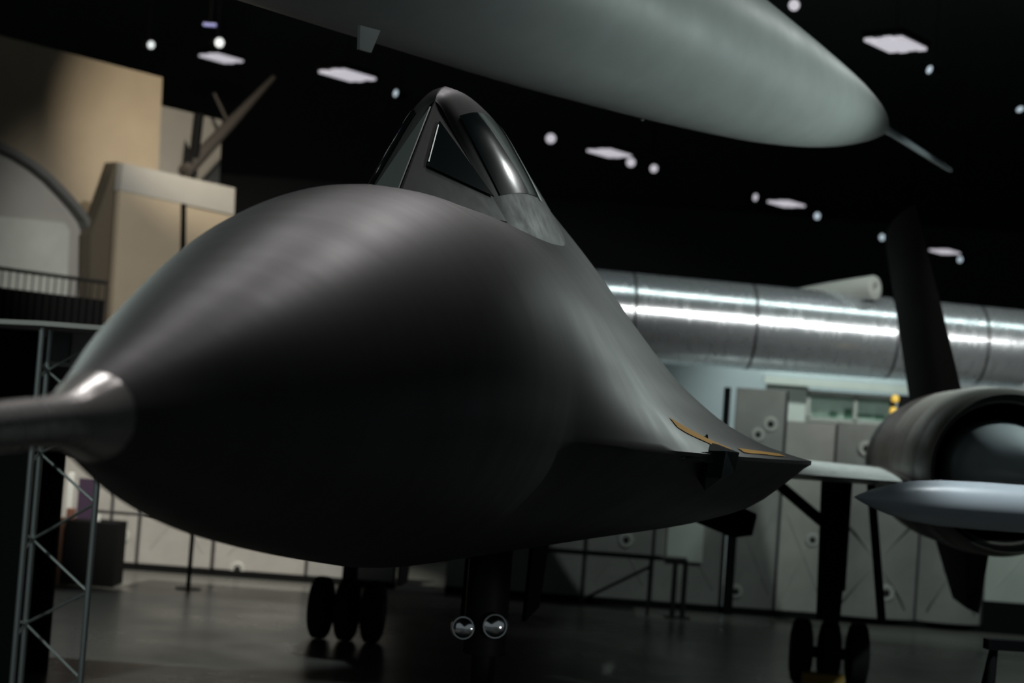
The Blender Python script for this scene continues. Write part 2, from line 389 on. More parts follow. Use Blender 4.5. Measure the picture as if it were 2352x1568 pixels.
mb = MB().hexa([AC(q[0][0], q[0][1]-.03, -.115), AC(q[1][0], q[1][1]-.03, -.135), AC(q[1][0], q[1][1]+.022, -.125), AC(q[0][0], q[0][1]+.012, -.11),
                AC(q[0][0], q[0][1]-.06, -.060), AC(q[1][0], q[1][1]-.07, -.040), AC(q[1][0], q[1][1]+.020, -.066), AC(q[0][0], q[0][1]+.010, -.076)])
build('edge_panel', mb, M['glass_pale'], jet)
# worn orange walkway marks on top of the chine, laid on the skin
def skin_pt(a, i): 
    h = half_section(a); i0 = int(i); f = i-i0
    return Vector((a, lerp(h[i0][0], h[i0+1][0], f), lerp(h[i0][1], h[i0+1][1], f)))
def mark(a0, a1, i0, i1):
    G = []
    for k in range(9):
        a_ = lerp(a0, a1, k/8); wv = .25*math.sin(k*1.3)
        G.append([AC(*(skin_pt(a_, lerp(i0[0], i0[1], k/8)+i1*j/6*(1+.3*wv))+Vector((0, .001, .005)))) for j in range(7)])
    return MB().rings(G, False, False, closed=False)
build('walkway_mark', mark(1.86, 2.30, (11.0, 12.4), .55), M['orange'], jet, smooth=True, label='worn orange paint mark')
build('walkway_mark', mark(2.42, 2.95, (12.3, 12.3), .36), M['orange'], jet, smooth=True, label='worn orange paint mark')

# wings, nacelles, fins
def wing(sgn, pn, af):
    def Q(a, p, z): return AC(a, sgn*p, z)
    sec = []
    for p, ale, ate, zl in ((1.9, 6.6, 15.5, -.22), (2.4, 7.6, 15.4, -.235), (pn-.6, af+.7, 15.2, -.25), (pn, af+1.0, 15.0, -.25), (pn+1.0, af+3.2, 14.9, -.25), (pn+2.4, 13.9, 14.8, -.25)):
        ch = ate-ale
        sec.append([Q(ale+ch*t, p, zl+dz) for t, dz in ((0, 0), (.02, .018), (.1, .05), (.35, .10), (.7, .07), (1, 0), (.7, -.06), (.35, -.09), (.1, -.06), (.02, -.025))])
    return build('wing', MB().rings(sec), M['skin_wing'], jet, smooth=True, auto=50)
wing(1, 4.05, 7.9); wing(-1, 3.05, 9.3)
def nacelle(pc, af, z, cant):
    o = AC(af, pc, z)
    outer = [(.30, .60), (.03, .655), (0, .668), (.04, .685), (.5, .735), (.52, .728), (.55, .735), (1.3, .765), (1.32, .758), (1.35, .765), (3.5, .78), (4.0, .77), (5.2, .72), (6.6, .60), (6.8, .52), (6.2, .45)]
    nac = build('engine_nacelle', MB().lathe(o, AX, outer, 64, False, True), M['skin_nac'], jet, smooth=True, auto=30)
    build('inlet_throat', MB().lathe(o, AX, [(.01, .655), (.06, .625), (.9, .58), (1.4, .50)], 48, False, True), M['skin_matte'], nac, smooth=True)
    build('inlet_spike', MB().lathe(o, AX, [(-1.0, .012), (-.95, .03), (-.3, .26), (.05, .385), (.35, .44), (.9, .46)], 48), M['missile'], nac, smooth=True, label='pale pointed inlet spike')
    # canted fin on top
    s = 1 if pc > 0 else -1
    def Fp(a, h, t): return AC(a, pc-s*math.tan(cant)*h*1.0+t, z+.72+h)
    hgt = 2.1 if s > 0 else 1.9
    rings_ = []
    for h, a0, a1, th in ((-.15, 10.8 if s > 0 else 11.5, 15.4, .12), (hgt*.5, 11.4 if s > 0 else 12.2, 15.3, .10), (hgt, 12.1 if s > 0 else 12.9, 15.2, .07)):
        c = a1-a0
        rings_.append([Fp(a0+c*x, h, y*th) for x, y in ((0, 0), (.15, .7), (.45, 1), (.8, .5), (1, 0), (.8, -.5), (.45, -1), (.15, -.7))])
    build('tail_fin', MB().rings(rings_), M['skin_matte'], nac, smooth=True, auto=60)
    # small fin under the nacelle
    rr = []
    for h, a0, a1, th in ((-.55, 9.6, 14.4, .07), (-1.55, 12.0, 13.9, .04)):
        c = a1-a0
        rr.append([AC(a0+c*x, pc+.15+.30*s*(-h-.5)+y*th, z+h) for x, y in ((0, 0), (.3, 1), (1, .2), (1, -.2), (.3, -1))])
    if s > 0: build('ventral_fin', MB().rings(rr), M['skin_matte'], nac)
    return nac
nacelle(4.05, 7.9, -.10, math.radians(12.5)); nacelle(-3.05, 9.3, -.10, math.radians(13))

# landing gear
def wheel(parent, a, p, r, wd):
    t = build('tyre', MB().lathe(AC(a, p-wd/2, r-EYE), NX, [(0, r*.55), (.02, r*.86), (wd*.2, r*.98), (wd*.5, r), (wd*.8, r*.98), (wd-.02, r*.86), (wd, r*.55)], 36), M['rubber'], parent, smooth=True)
    build('wheel_hub', MB().lathe(AC(a, p-wd/2-.005, r-EYE), NX, [(0, r*.2), (.004, r*.5), (wd, r*.5), (wd+.01, r*.2)], 24), M['strut'], t, smooth=True)
def main_gear(a, p, s):
    g = build('main_landing_gear', MB().tube(AC(a, p, .36-EYE), AC(a, p, -.35), .085).tube(AC(a, p, 1.0-EYE), AC(a, p, -.3), .13).tube(AC(a, p-.40, .34-EYE), AC(a, p+.40, .34-EYE), .06), M['strut'], jet, smooth=True)
    for d in (-.29, 0, .29): wheel(g, a, p+d, .34, .23)
    build('drag_brace', MB().tube(AC(a, p+s*.05, -.85), AC(a+.3, p+s*.75, -.33), .06), M['strut'], g, smooth=True)
    return g
gL = main_gear(11.4, 2.92, -1); gR = main_gear(11.6, -2.24, 1)
build('gear_leg_door', MB().hexa([AC(11.0, 2.74, -1.75), AC(11.06, 2.74, -1.75), AC(11.06, 2.98, -1.75), AC(11.0, 2.98, -1.75), AC(11.0, 2.70, -.3), AC(11.06, 2.70, -.3), AC(11.06, 3.02, -.3), AC(11.0, 3.02, -.3)]), M['skin_matte'], gL)
build('side_brace', MB().tube(AC(11.2, 3.22, -.33), AC(11.2, 3.42, -1.75), .045, .045), M['strut'], gL, smooth=True)
build('gear_leg_door', MB().hexa([AC(11.2, -1.65, -1.80), AC(11.7, -1.65, -1.80), AC(11.7, -1.62, -1.80), AC(11.2, -1.62, -1.80), AC(11.0, -1.62, -.5), AC(12.2, -1.62, -.5), AC(12.2, -1.59, -.5), AC(11.0, -1.59, -.5)]), M['brownmetal'], gR, label='brown metal gear door')
# inboard door hanging open under the left wing root
build('gear_bay_door', MB().prism([AC(8.2, 1.35, -.70), AC(8.7, 1.30, -.58), AC(9.6, 1.80, -.62), AC(9.5, 2.02, -.70), AC(9.2, 1.98, -.86), AC(8.9, 1.80, -.88)], UP*.03+AX*.06), M['skin_matte'], jet)
ng = build('nose_landing_gear', MB().tube(AC(4, .16, .34-EYE), AC(4, .16, -.6), .08).tube(AC(4, .16, 1.0-EYE), AC(4, .16, -.6), .14).tube(AC(4, -.06, .33-EYE), AC(4, .38, .33-EYE), .04), M['strut'], jet, smooth=True)
for d in (-.16, .16): wheel(ng, 4, .16+d, .32, .17)
build('drag_brace', MB().tube(AC(4, .16, 1.0-EYE), AC(5.3, .16, -.6), .05), M['strut'], ng, smooth=True)
for d in (-.05, .36):
    build('gear_door', MB().hexa([AC(4.3, d, -1.28), AC(5.3, d, -1.28), AC(5.3, d+.025, -1.28), AC(4.3, d+.025, -1.28), AC(4.1, d+.04, -.62), AC(5.5, d+.04, -.62), AC(5.5, d+.065, -.62), AC(4.1, d+.065, -.62)]), M['skin_matte'], ng)
for x, y, r in ((1066, 1441, .078), (1136, 1437, .083)):
    c = atY(x, y, 11.1)
    d = Vector((-.15 if x < 1100 else .1, -1, .05)).normalized()
    lp = build('landing_lamp', MB().lathe(c+d*.05, -d, [(0, r*.95), (.008, r), (.03, r*.97), (.07, r*.8), (.11, r*.5), (.13, r*.2)], 28, False, True), M['bright_metal'], ng, smooth=True, label='chrome landing lamp')
    build('lamp_lens', MB().lathe(c+d*.06, -d, [(0, .004), (.004, r*.5), (.016, r*.85), (.022, r*.93)], 28), M['bright_metal'], lp, smooth=True)
    build('lamp_bracket', MB().tube(c-d*.06, AC(4, .16, c.z-.08-EYE), .018, n=8), M['steel'], lp)

tag(build('wheel_chock', MB().prism([AC(10.95, 2.62, -EYE), AC(10.6, 2.62, -EYE), AC(10.75, 2.62, .20-EYE), AC(10.90, 2.62, .20-EYE)], NX*.42), M['yellow'], bevel=.01), 'dull yellow wheel chock on the floor before the right-hand main wheels', 'wheel chock')

# ------------------------------------------------------------------ pale aircraft hanging overhead
HD = Vector((math.sin(math.radians(36)), math.cos(math.radians(36)), 0)); HN = Vector((HD.y, -HD.x, 0))
HT = atY(2036, 296, 16.0)
hang = thing('suspended_aircraft', 'pale grey aircraft nose hanging overhead with a thin probe, pointing right', 'aircraft', (HT-HD*6))
HB = [(0, .02, 0), (.03, .045, 0), (.10, .072, 0), (.25, .131, .004), (.5, .207, -.003), (1, .317, -.02), (1.6, .41, -.036), (2.4, .505, -.04), (3.4, .598, -.025), (4.5, .675, -.01), (6, .735, -.01), (10, .80, -.01), (13, .82, -.01)]
def HP(t, p, z): return HT - HD*t + HN*p + UP*z
def hr(t, n=64):
    r, zc = table(HB, t)
    return [HP(t, r*1.0*math.sin(2*PI*j/n), zc+r*math.cos(2*PI*j/n)) for j in range(n)]
hs = [0, .015, .03, .06, .1, .17, .25, .37]+[.5+.25*i for i in range(51)]
build('fuselage', MB().rings([hr(t) for t in hs]), M['white_skin'], hang, smooth=True)
pe = atY(2186, 393, 17.4)
ps = HT-HD*.05
build('pitot_probe', MB().lathe(ps, pe-ps, [(0, .036), ((pe-ps).length*.85, .027), ((pe-ps).length*.97, .02), ((pe-ps).length, .006)], 16), M['missile'], hang, smooth=True)
for t in (4, 9):
    p_ = HP(t, 0, .5)
    build('suspension_cable', MB().tube(p_, Vector((p_.x, p_.y, 12.98)), .012, n=8), M['black'], hang)

qP = atY(850, 80, 9.72); qa = [on_wall(x, y, qP, HN) for x, y in ((828, 58), (874, 70), (853, 121), (826, 113))]
build('blade_antenna', MB().prism(qa, HN*-.02), M['white_trim'], hang, label='white blade antenna')
for (x, y, t_) in ((708, 19, 0), (966, 101, 0), (1298, 218, 0), (1478, 272, 0)):
    r_ = ray(x, y); best = None
    for k in range(400):                       # nearest approach of the sight line to the skin
        q = CAM + r_*(6+k*.025); rel = HT-q; t = rel.dot(HD)
        if t < .05: continue
        rad, zc = table(HB, t); off = q-(HT-HD*t); dd = math.hypot(off.dot(HN), off.z-zc)-rad
        if best is None or dd < best[0]: best = (dd, q)
    build('metal_dot', MB().lathe(best[1]-HN*.01, Vector((-.3, -1, -.5)), [(-.01, .018), (.01, .016), (.018, .008)], 12), M['bright_metal'], hang, smooth=True)  # small bright metal dots along the lower outline

# ------------------------------------------------------------------ missile on a display stand
mo = atY(1962, 1141, 12.0); MD = Vector((1, .10, .0)).normalized()
mis = thing('display_missile', 'pale grey pointed missile lying on a black stand below the engine inlet', 'missile', mo+MD*1.9-UP*.16)
build('missile_body', MB().lathe(mo, MD, [(0, .003), (.03, .02), (.12, .062), (.25, .105), (.4, .138), (.6, .158), (.9, .165), (3.6, .165), (3.7, .14)], 48), M['missile'], mis, smooth=True)
for k in range(4):
    an = PI/4+k*PI/2; d = Vector((0, math.cos(an), math.sin(an)))
    b_ = mo+MD*2.2+d*.15
    build('missile_fin', MB().prism([b_, b_+MD*1.3, b_+MD*1.3+d*.2, b_+MD*1.1+d*.2], MD.cross(d)*.015), M['missile'], mis)
sb = mo+MD*2.0
stand = thing('missile_stand', 'black metal stand with crossbar and legs under the pale missile', 'stand', (sb.x, sb.y, 0))
zb = 1.22
l0 = atY(2264, 1478, 12.05)
zb = l0.z
ux = Vector((1, .1, 0)).normalized(); uy = Vector((-.1, 1, 0)).normalized()
build('crossbar', MB().box(l0+ux*1.4, 2.8, .10, .07, (ux, uy, UP)), M['black'], stand)
for dx in (.06, 2.74):
    for dy in (-.30, .30):
        p_ = l0+ux*dx
        build('leg', MB().tube(p_-UP*.03, Vector((p_.x-(.12 if dx < 1 else -.12), p_.y+dy, 0.0)), .03, n=10), M['black'], stand)
for dx in (.75, 2.0):
    p_ = l0+ux*dx
    ztop = (mo+MD*dx).z-.160
    build('upright', MB().box(Vector((p_.x, p_.y, (zb+ztop)/2)), .07, .07, ztop-zb), M['black'], stand)
    build('cradle', MB().box(Vector((p_.x, p_.y, ztop-.01)), .10, .26, .03), M['black'], stand)

# ------------------------------------------------------------------ silver fuselage behind
s0 = atY(1180, 706, 29.1); s1 = atY(2343, 801, 29.7); SD = (s1-s0).normalized(); SL = (s1-s0).length
sil = thing('silver_fuselage', 'long polished silver fuselage behind the grey panels', 'aircraft fuselage', Vector(((s0.x+s1.x)/2, (s0.y+s1.y)/2, 0)))
R_ = .765; RT = .665
prof = []
n_ = 40
for i in range(n_+1): prof.append((SL*i/n_, lerp(R_, RT, i/n_)))
brl = build('fuselage_barrel', MB().lathe(s0, SD, prof, 72), M['alu'], sil, smooth=True)
for x in (1440, 1715, 2035, 2240):
    c = on_wall(x, 760, s0, Vector((-SD.y, SD.x, 0)).normalized()); t = (c-s0).dot(SD); rs = lerp(R_, RT, t/SL)
    build('seam_band', MB().lathe(s0+SD*t, SD, [(0, rs-.004), (.001, rs+.004), (.045, rs+.004), (.046, rs-.004)], 72), M['seam'], brl, smooth=True)
for t in (2.0, SL-1.2):
    c = s0+SD*t
    build('support_leg', MB().box(Vector((c.x, c.y+.35, (c.z-R_*.85)/2)), .25, .25, c.z-R_*.85), M['black'], sil)
t0 = atY(2010, 660, 28.9); t1 = atY(1800, 677, 30.2)
tb = tag(build('white_tube', MB().lathe(t0, t1-t0, [(.25, .05), (.0, .06), (-.02, .10), (0, .195), (.03, .205), ((t1-t0).length*.5, .15), ((t1-t0).length, .06)], 40), M['tubewhite'], smooth=True, auto=35), 'white tapered tube with open ring end resting on top of the silver fuselage', 'tube')

# ------------------------------------------------------------------ pale wall band and glazing behind the panels
wz = atY(1900, 850, 32.4).z
struct(build('wall_right', MB().box((9.0, 33.0, wz/2+.3), 14, .3, wz+.6), M['bluewall']))
wp = on_wall(1757, 905, Vector((0, 32.82, 0)), Vector((0, 1, 0)))
def wallquad(x0, y0, x1, y1, Y, th=.06):
    a_ = atY(x0, y0, Y); b_ = atY(x1, y1, Y)
    return MB().box(Vector(((a_.x+b_.x)/2, Y, (a_.z+b_.z)/2)), abs(b_.x-a_.x), th, abs(a_.z-b_.z))
struct(build('trim_1', wallquad(1755, 862, 2110, 906, 32.7, .12), M['panel3']))
struct(build('trim_2', wallquad(1760, 880, 1850, 985, 32.75, .1), M['panel3']))
wn = thing('window_1', None, None, atY(1950, 970, 32.7)); wn['kind'] = 'structure'
fr = MB()
A_ = atY(1858, 900, 32.72); B_ = atY(2046, 975, 32.72)
for zz in (A_.z, B_.z): fr.box(Vector(((A_.x+B_.x)/2, 32.72, zz)), B_.x-A_.x+.08, .08, .08)
for xx in (A_.x, (A_.x+B_.x)/2+.1, B_.x): fr.box(Vector((xx, 32.72, (A_.z+B_.z)/2)), .07, .08, A_.z-B_.z)
build('window_frame', fr, M['greywall'], wn)
pn = build('window_pane', MB().box(Vector(((A_.x+B_.x)/2, 32.76, (A_.z+B_.z)/2)), B_.x-A_.x, .02, A_.z-B_.z), M['pane'], wn)
pb = MB()
for x0, y0, x1, y1 in ((1905, 945, 1922, 962), (1940, 938, 1962, 964), (1968, 950, 2004, 960), (2008, 952, 2032, 964), (1866, 955, 1900, 963)):
    q0 = atY(x0, y0, 32.74); q1 = atY(x1, y1, 32.74)
    pb.box(Vector(((q0.x+q1.x)/2, 32.742, (q0.z+q1.z)/2)), q1.x-q0.x, .01, q0.z-q1.z)
build('window_print', pb, M['panetext'], pn)
for k, (x, y, lb) in enumerate(((2056, 915, 'upper of two small amber lamps left of the engine fin'), (2052, 943, 'lower of two small amber lamps left of the engine fin'))):
    c = atY(x, y, 27.5)
    al = thing('amber_lamp', lb, 'lamp', c, 'amber warning lamps')
    build('lamp_globe', MB().lathe(c-UP*.06, UP, [(0, .03), (.02, .055), (.06, .065), (.10, .05), (.12, .02)], 16), M['amber'], al, smooth=True)
    build('lamp_base', MB().tube(c+Vector((0, .05, 0)), c+Vector((.0, .12, 0)), .05, n=12), M['black'], al)
bp_ = atY(2054, 930, 27.6)
tag(build('lamp_post', MB().box(Vector((bp_.x, bp_.y+.08, (bp_.z+.15)/2)), .07, .07, bp_.z+.15).box(atY(2085, 925, 27.65), .30, .08, .22), M['black']), 'black post with a dark box carrying the two amber lamps', 'post')

# ------------------------------------------------------------------ row of pale panels along the back of the display
WY = 25.1
def X_at(x, y): return atY(x, y, WY).x
def panel(x0, x1, ytop, yref, m, eyelets, label, lift=.10, ybot=None, name='partition_panel', bulge=0):
    xa = X_at(x0, yref); xb = X_at(x1, yref); zt = atY((x0+x1)/2, ytop, WY).z
    zb_ = lift
    t = thing(name, label, 'panel', Vector(((xa+xb)/2, WY, 0)), 'pale partition panels')
    nx = 10; pts = []
    for i in range(nx+1):
        f = i/nx; pts.append(Vector((lerp(xa, xb, f), WY-bulge*(1-(2*f-1)**2), zb_)))
    poly = pts+[Vector((xb, WY+.06, zb_)), Vector((xa, WY+.06, zb_))]
    sh = build('panel_sheet', MB().prism(poly, UP*(zt-zb_)), m, t, bevel=.006)
    build('panel_foot', MB().box(Vector(((xa+xb)/2, WY+.03, lift/2)), xb-xa, .12, lift), M['black'], t)
    build('seam_strip', MB().box(Vector((xb-.02, WY-.012, (zt+zb_)/2)), .035, .02, zt-zb_-.02), M['seam'], t)
    h_ = zt-zb_
    for sg in (1, -1):                         # the two pressed creases that cross on the sheet
        m_ = Vector(((xa+xb)/2, WY-bulge*.95-.004, zb_+min(h_, 1.6)*.5)); dx_ = (xb-xa)*.36; dz_ = min(h_, 1.6)*.36
        build('crease', MB().tube(m_+Vector((-dx_*sg, .006, -dz_)), m_+Vector((dx_*sg, .006, dz_)), .012, n=6), m, t, smooth=True)
    for (ex, ey, r) in eyelets:
        c = atY(ex, ey, WY-.008-bulge); c.y = WY-.006-bulge*.9
        e = build('eyelet', MB().lathe(c+Vector((0, .03, 0)), Vector((0, -1, 0)), [(0, r), (.035, r), (.045, r*.85), (.04, r*.45), (.02, r*.4)], 24), M['eyelet'], t, smooth=True, auto=30)
        build('eyelet_hole', MB().lathe(c+Vector((0, .0, 0)), Vector((0, -1, 0)), [(0, r*.42), (.018, r*.42)], 18), M['hole'], e)
    return t
panel(130, 254, 1050, 1250, M['panel'], [], 'pale panel behind the black cabinet, leftmost of the panel row')
panel(254, 318, 1050, 1260, M['panel'], [(283, 1231, .10)], 'narrow pale panel with one eyelet just right of the black cabinet')
panel(318, 490, 1050, 1280, M['panel'], [], 'wide plain pale panel behind the slim floor post')
panel(490, 705, 1060, 1310, M['panel'], [(545, 1307, .11)], 'pale panel with one eyelet, right of the slim floor post, under the nose')
panel(705, 910, 1060, 1320, M['panel2'], [], 'pale panel glimpsed behind the left wheel pair under the belly')
panel(1025, 1345, 1050, 1300, M['panel2'], [], 'dim panel seen past the nose wheel leg')
panel(1345, 1500, 1050, 1320, M['panel2'], [(1438, 1240, .11)], 'grey panel with one eyelet behind the dark handrail')
panel(1500, 1662, 1050, 1320, M['panel2'], [], 'grey panel with a white upper patch behind the end of the handrail')
panel(1686, 1806, 893, 1000, M['panel2'], [(1770, 974, .11), (1741, 998, .10), (1690, 1358, .10)], 'tall grey panel with a pair of eyelets above the wing edge', name='partition_panel')
panel(1784, 1905, 968, 1300, M['panel'], [(1866, 1240, .10)], 'grey panel left of the dark main wheel leg')
panel(1905, 2110, 975, 1300, M['panel2'], [(2036, 1362, .12), (1990, 1030, .11)], 'bulging grey panel with one low eyelet right of the dark main wheel leg', bulge=.15)
panel(2110, 2262, 985, 1300, M['panel2'], [(2186, 1303, .12)], 'bulging grey panel with one eyelet beside the small lower fin', bulge=.15)
panel(2262, 2460, 1100, 1350, M['panel3'], [], 'smooth light panel at the right edge above the black stand', lift=.45)
wq = thing('white_sheet', 'white rectangular sheet fixed to the grey panel behind the handrail', 'sheet', atY(1572, 1290, WY-.03))
build('sheet', wallquad(1536, 1190, 1612, 1292, WY-.03, .015), M['panel3'], wq)
tag(build('dark_post', MB().box(Vector((X_at(1674, 1300), WY-.13, 1.05)), .13, .12, 2.1), M['black'], bevel=.01), 'dark upright post between two grey panels, right of the white sheet', 'post')
tag(build('dark_post', MB().box(Vector((X_at(1672, 940), WY+.19, 1.62)), .09, .10, 3.24), M['black'], bevel=.01), 'thin dark upright behind the panels at the tall panel left edge', 'post')

# ------------------------------------------------------------------ barriers
def gz(x, y): return atZ(x, y, 0)
b0 = gz(1543, 1418); 
rl = thing('handrail', 'low dark handrail with doubled end posts under the wing', 'railing', b0)
zt_ = atY(1543, 1283, b0.y).z; zl = atY(1300, 1275, b0.y)
build('top_rail', MB().tube(Vector((zl.x-.3, b0.y, zt_)), Vector((b0.x+.15, b0.y, zt_)), .035), M['rail'], rl, smooth=True)
for dx in (0.0, .14):
    build('post', MB().tube(Vector((b0.x+dx, b0.y, 0)), Vector((b0.x+dx, b0.y, zt_)), .036), M['rail'], rl, smooth=True)
build('post', MB().tube(Vector((X_at(1497, 1300)-.12, b0.y, 0)), Vector((X_at(1497, 1300)-.12, b0.y, zt_)), .02), M['rail'], rl, smooth=True)
build('diagonal_brace', MB().tube(atY(1330, 1380, b0.y+.05), atY(1495, 1300, b0.y+.05), .022), M['rail'], rl, smooth=True)
build('foot_plate', MB().box(Vector((b0.x+.07, b0.y, .012)), .34, .24, .024), M['rail'], rl)
sp = gz(432, 1352)
pt = thing('floor_post', 'slim dark barrier post with round foot on the open floor at left', 'barrier post', sp)
build('pole', MB().tube(sp, Vector((sp.x, sp.y, .98)), .030), M['rail'], pt, smooth=True)
build('base', MB().lathe(sp, UP, [(0, .17), (.015, .17), (.03, .05)], 28), M['rail'], pt, smooth=True, auto=30)
rr0 = atY(262, 1195, sp.y); rr1 = atY(432, 1208, sp.y)
tag(build('barrier_rope', MB().tube(Vector((rr0.x-.3, sp.y, .93)), Vector((sp.x, sp.y, .93)), .022), M['rail'], smooth=True), 'dark barrier line running left from the slim floor post', 'barrier rope')

# ------------------------------------------------------------------ cabinet group at left
c0 = gz(203, 1341); cy = 22.6
xa = atY(141, 1300, cy).x; xb = atY(262, 1300, cy).x; zt_ = atY(203, 1197, cy).z
cb = thing('black_cabinet', 'black cabinet with a brown side on the floor behind the truss', 'cabinet', Vector(((xa+xb)/2, cy, 0)))
build('cabinet_body', MB().box(Vector(((xa+xb)/2, cy+.3, zt_/2)), xb-xa, .6, zt_), M['black'], cb, bevel=.01)
build('side_panel', MB().box(Vector((xa-.075, cy+.32, zt_/2)), .15, .5, zt_), M['brown'], cb, label='brown side panel')
zc_ = zt_
def on_cab(x, y): return atY(x, y, cy+.3)
q0 = on_cab(157, 1190); q1 = on_cab(160, 1085)
tag(build('white_post', MB().box(Vector((q0.x, cy+.3, (zc_+q1.z)/2)), .085, .085, q1.z-zc_), M['white_trim'], bevel=.006), 'short white post standing on the black cabinet', 'post')
q0 = on_cab(170, 1190); q1 = on_cab(212, 1118)
tag(build('purple_banner', MB().box(Vector(((q0.x+q1.x)/2, cy+.42, (zc_+q1.z+.1)/2)), q1.x-q0.x, .04, q1.z+.1-zc_), M['purple']), 'dark purple banner standing on the black cabinet beside the white post', 'banner')
q0 = on_cab(146, 1190)
tag(build('red_box', MB().box(Vector((xa+.02, cy+.18, zc_+.07)), .10, .1, .14), M['redd'], bevel=.008), 'small dull red box at the left end of the cabinet top', 'box')
q0 = on_cab(230, 1188)
tag(build('white_cup', MB().lathe(Vector((q0.x, cy+.2, zc_)), UP, [(0, .028), (.08, .036), (.082, .03)], 16), M['white_trim'], smooth=True), 'small white cup on the right of the cabinet top', 'cup')

# black partition at the left edge, in front of the cabinet
xr = atY(128, 1300, 15.5).x
zt_ = atY(60, 1010, 15.5).z
tag(build('black_partition', MB().box(Vector((xr-1.2, 15.5, zt_/2)), 2.4, .10, zt_), M['black'], bevel=.01), 'tall black partition board at the left edge behind the truss', 'partition')
xr = atY(88, 830, 17.0).x; zt_ = atY(60, 745, 17.0).z
# ------------------------------------------------------------------ truss kiosk with roof slab
TY = 13.0
def T(x, y, Y=TY): return atY(x, y, Y)
tA = T(97, 760); tB = T(118, 760, TY+.4); tC = T(222, 1125)
zr = T(97, 752).z
tr = thing('truss_kiosk', 'silver tube truss tower under a flat pale roof at the left edge', 'truss', Vector((tA.x, TY, 0)))
xA, xC = tA.x, T(222, 1125).x
legs = [(xA, TY), (atY(117, 800, TY+.38).x, TY+.38), (xC, TY), (xC+.05, TY+.38)]
legs = [(T(97, 760).x, TY), (atY(116, 760, TY+.36).x, TY+.36), (T(222, 1125).x, TY)]
for (x, y) in legs:
    build('leg', MB().tube((x, y, 0), (x, y, zr), .023), M['steel'], tr, smooth=True)
def brace(p, q, r=.011): build('brace', MB().tube(p, q, r, n=8), M['steel'], tr, smooth=True)
zz = zr-.12; k = 0
xl, xr_ = legs[1][0], legs[2][0]; yl, yr = legs[1][1], legs[2][1]
node = [T(110, y).z for y in (850, 1045, 1250, 1450, 1640)]
for i, z in enumerate(node):
    zn = z - .33
    if i == 0: brace((xl, yl, z), (xr_, yr, z+.30))
    brace((xl, yl, z), (xr_, yr, zn)); 
    if i+1 < len(node): brace((xr_, yr, zn), (xl, yl, node[i+1]))
    brace((legs[0][0], TY, z+.06), (xl, yl, z)); brace((xl, yl, z), (legs[0][0], TY, z-.06))
# roof slab
s0_ = T(95, 748); 
zs = s0_.z
pl = [Vector((s0_.x, TY-.06, zs)), Vector((s0_.x+2.6, TY+.15, zs)), Vector((s0_.x+2.6, TY+2.6, zs)), Vector((s0_.x-2.0, TY+2.6, zs)), Vector((s0_.x-2.0, TY+1.3, zs))]
build('roof_slab', MB().prism(pl, UP*.035), M['greywall'], tr)
bw = T(45, 900, 14.2)
build('back_board', MB().box(Vector((T(92, 830, 14.2).x-1.0, 14.2, zs/2)), 2.0, .06, zs), M['black'], tr)
q0 = T(124, 758, 14.0); q1 = T(207, 846, 14.0)
hb_ = build('hanging_board', MB().box(Vector(((q0.x+q1.x)/2, 14.0, (zs+q1.z)/2)), q1.x-q0.x, .04, zs-q1.z), M['greywall'], tr)
q0 = T(120, 764, 13.95); q1 = T(157, 832, 13.95)
build('dark_screen', MB().box(Vector(((q0.x+q1.x)/2, 13.96, (q0.z+q1.z)/2)), q1.x-q0.x, .04, q0.z-q1.z), M['screen'], hb_, label='small dark screen')

# ------------------------------------------------------------------ left-hand walls
N1 = Vector((D1.y, -D1.x, 0))          # faces the camera side
def wallpoly(name, px, P, m, th, kind=True):
    pts = [on_wall(x, y, P, N1) for x, y in px]
    return build(name, MB().prism(pts, N1*-th), m)
PA = atY(372, 300, 34.0)
struct(wallpoly('wall_left', [(-420, -28), (373, 178), (350, 720), (-420, 760)], PA, M['cream'], .25))
PG = atY(440, 330, 37.0)
struct(wallpoly('wall_far_left', [(300, 226), (510, 276), (494, 640), (300, 640)], PG, M['greywall'], .25))
PB = atY(283, 430, 30.0)
pts = [on_wall(x, y, PB, N1) for x, y in ((283, 374), (540, 432), (538, 494), (276, 437))]
lt = build('trim_3', MB().prism(pts, N1*-.16), M['greywall']); struct(lt)
pts = [on_wall(x, y, PB+N1*-.02, N1) for x, y in ((276, 437), (420, 468), (415, 760), (255, 760))]
struct(build('wall_block_left', MB().prism(pts, N1*-.12), M['cream']))
pts = [on_wall(x, y, PB+N1*-.05, N1) for x, y in ((424, 468), (541, 496), (520, 800), (418, 800))]
struct(build('wall_block_right', MB().prism(pts, N1*-.12), M['cream']))
pts = [on_wall(x, y, PB+N1*.0, N1) for x, y in ((417, 466), (428, 469), (424, 800), (412, 800))]
struct(build('trim_4', MB().prism(pts, N1*-.2), M['black']))
pts = [on_wall(x, y, PB+N1*-.22, N1) for x, y in ((266, 372), (300, 378), (300, 760), (205, 760), (208, 540))]  # shadow beside the block, put in as a dark brown strip
struct(build('shadow_strip', MB().prism(pts, N1*-.3), mat('shadow_brown', (.10, .085, .06), .8)))
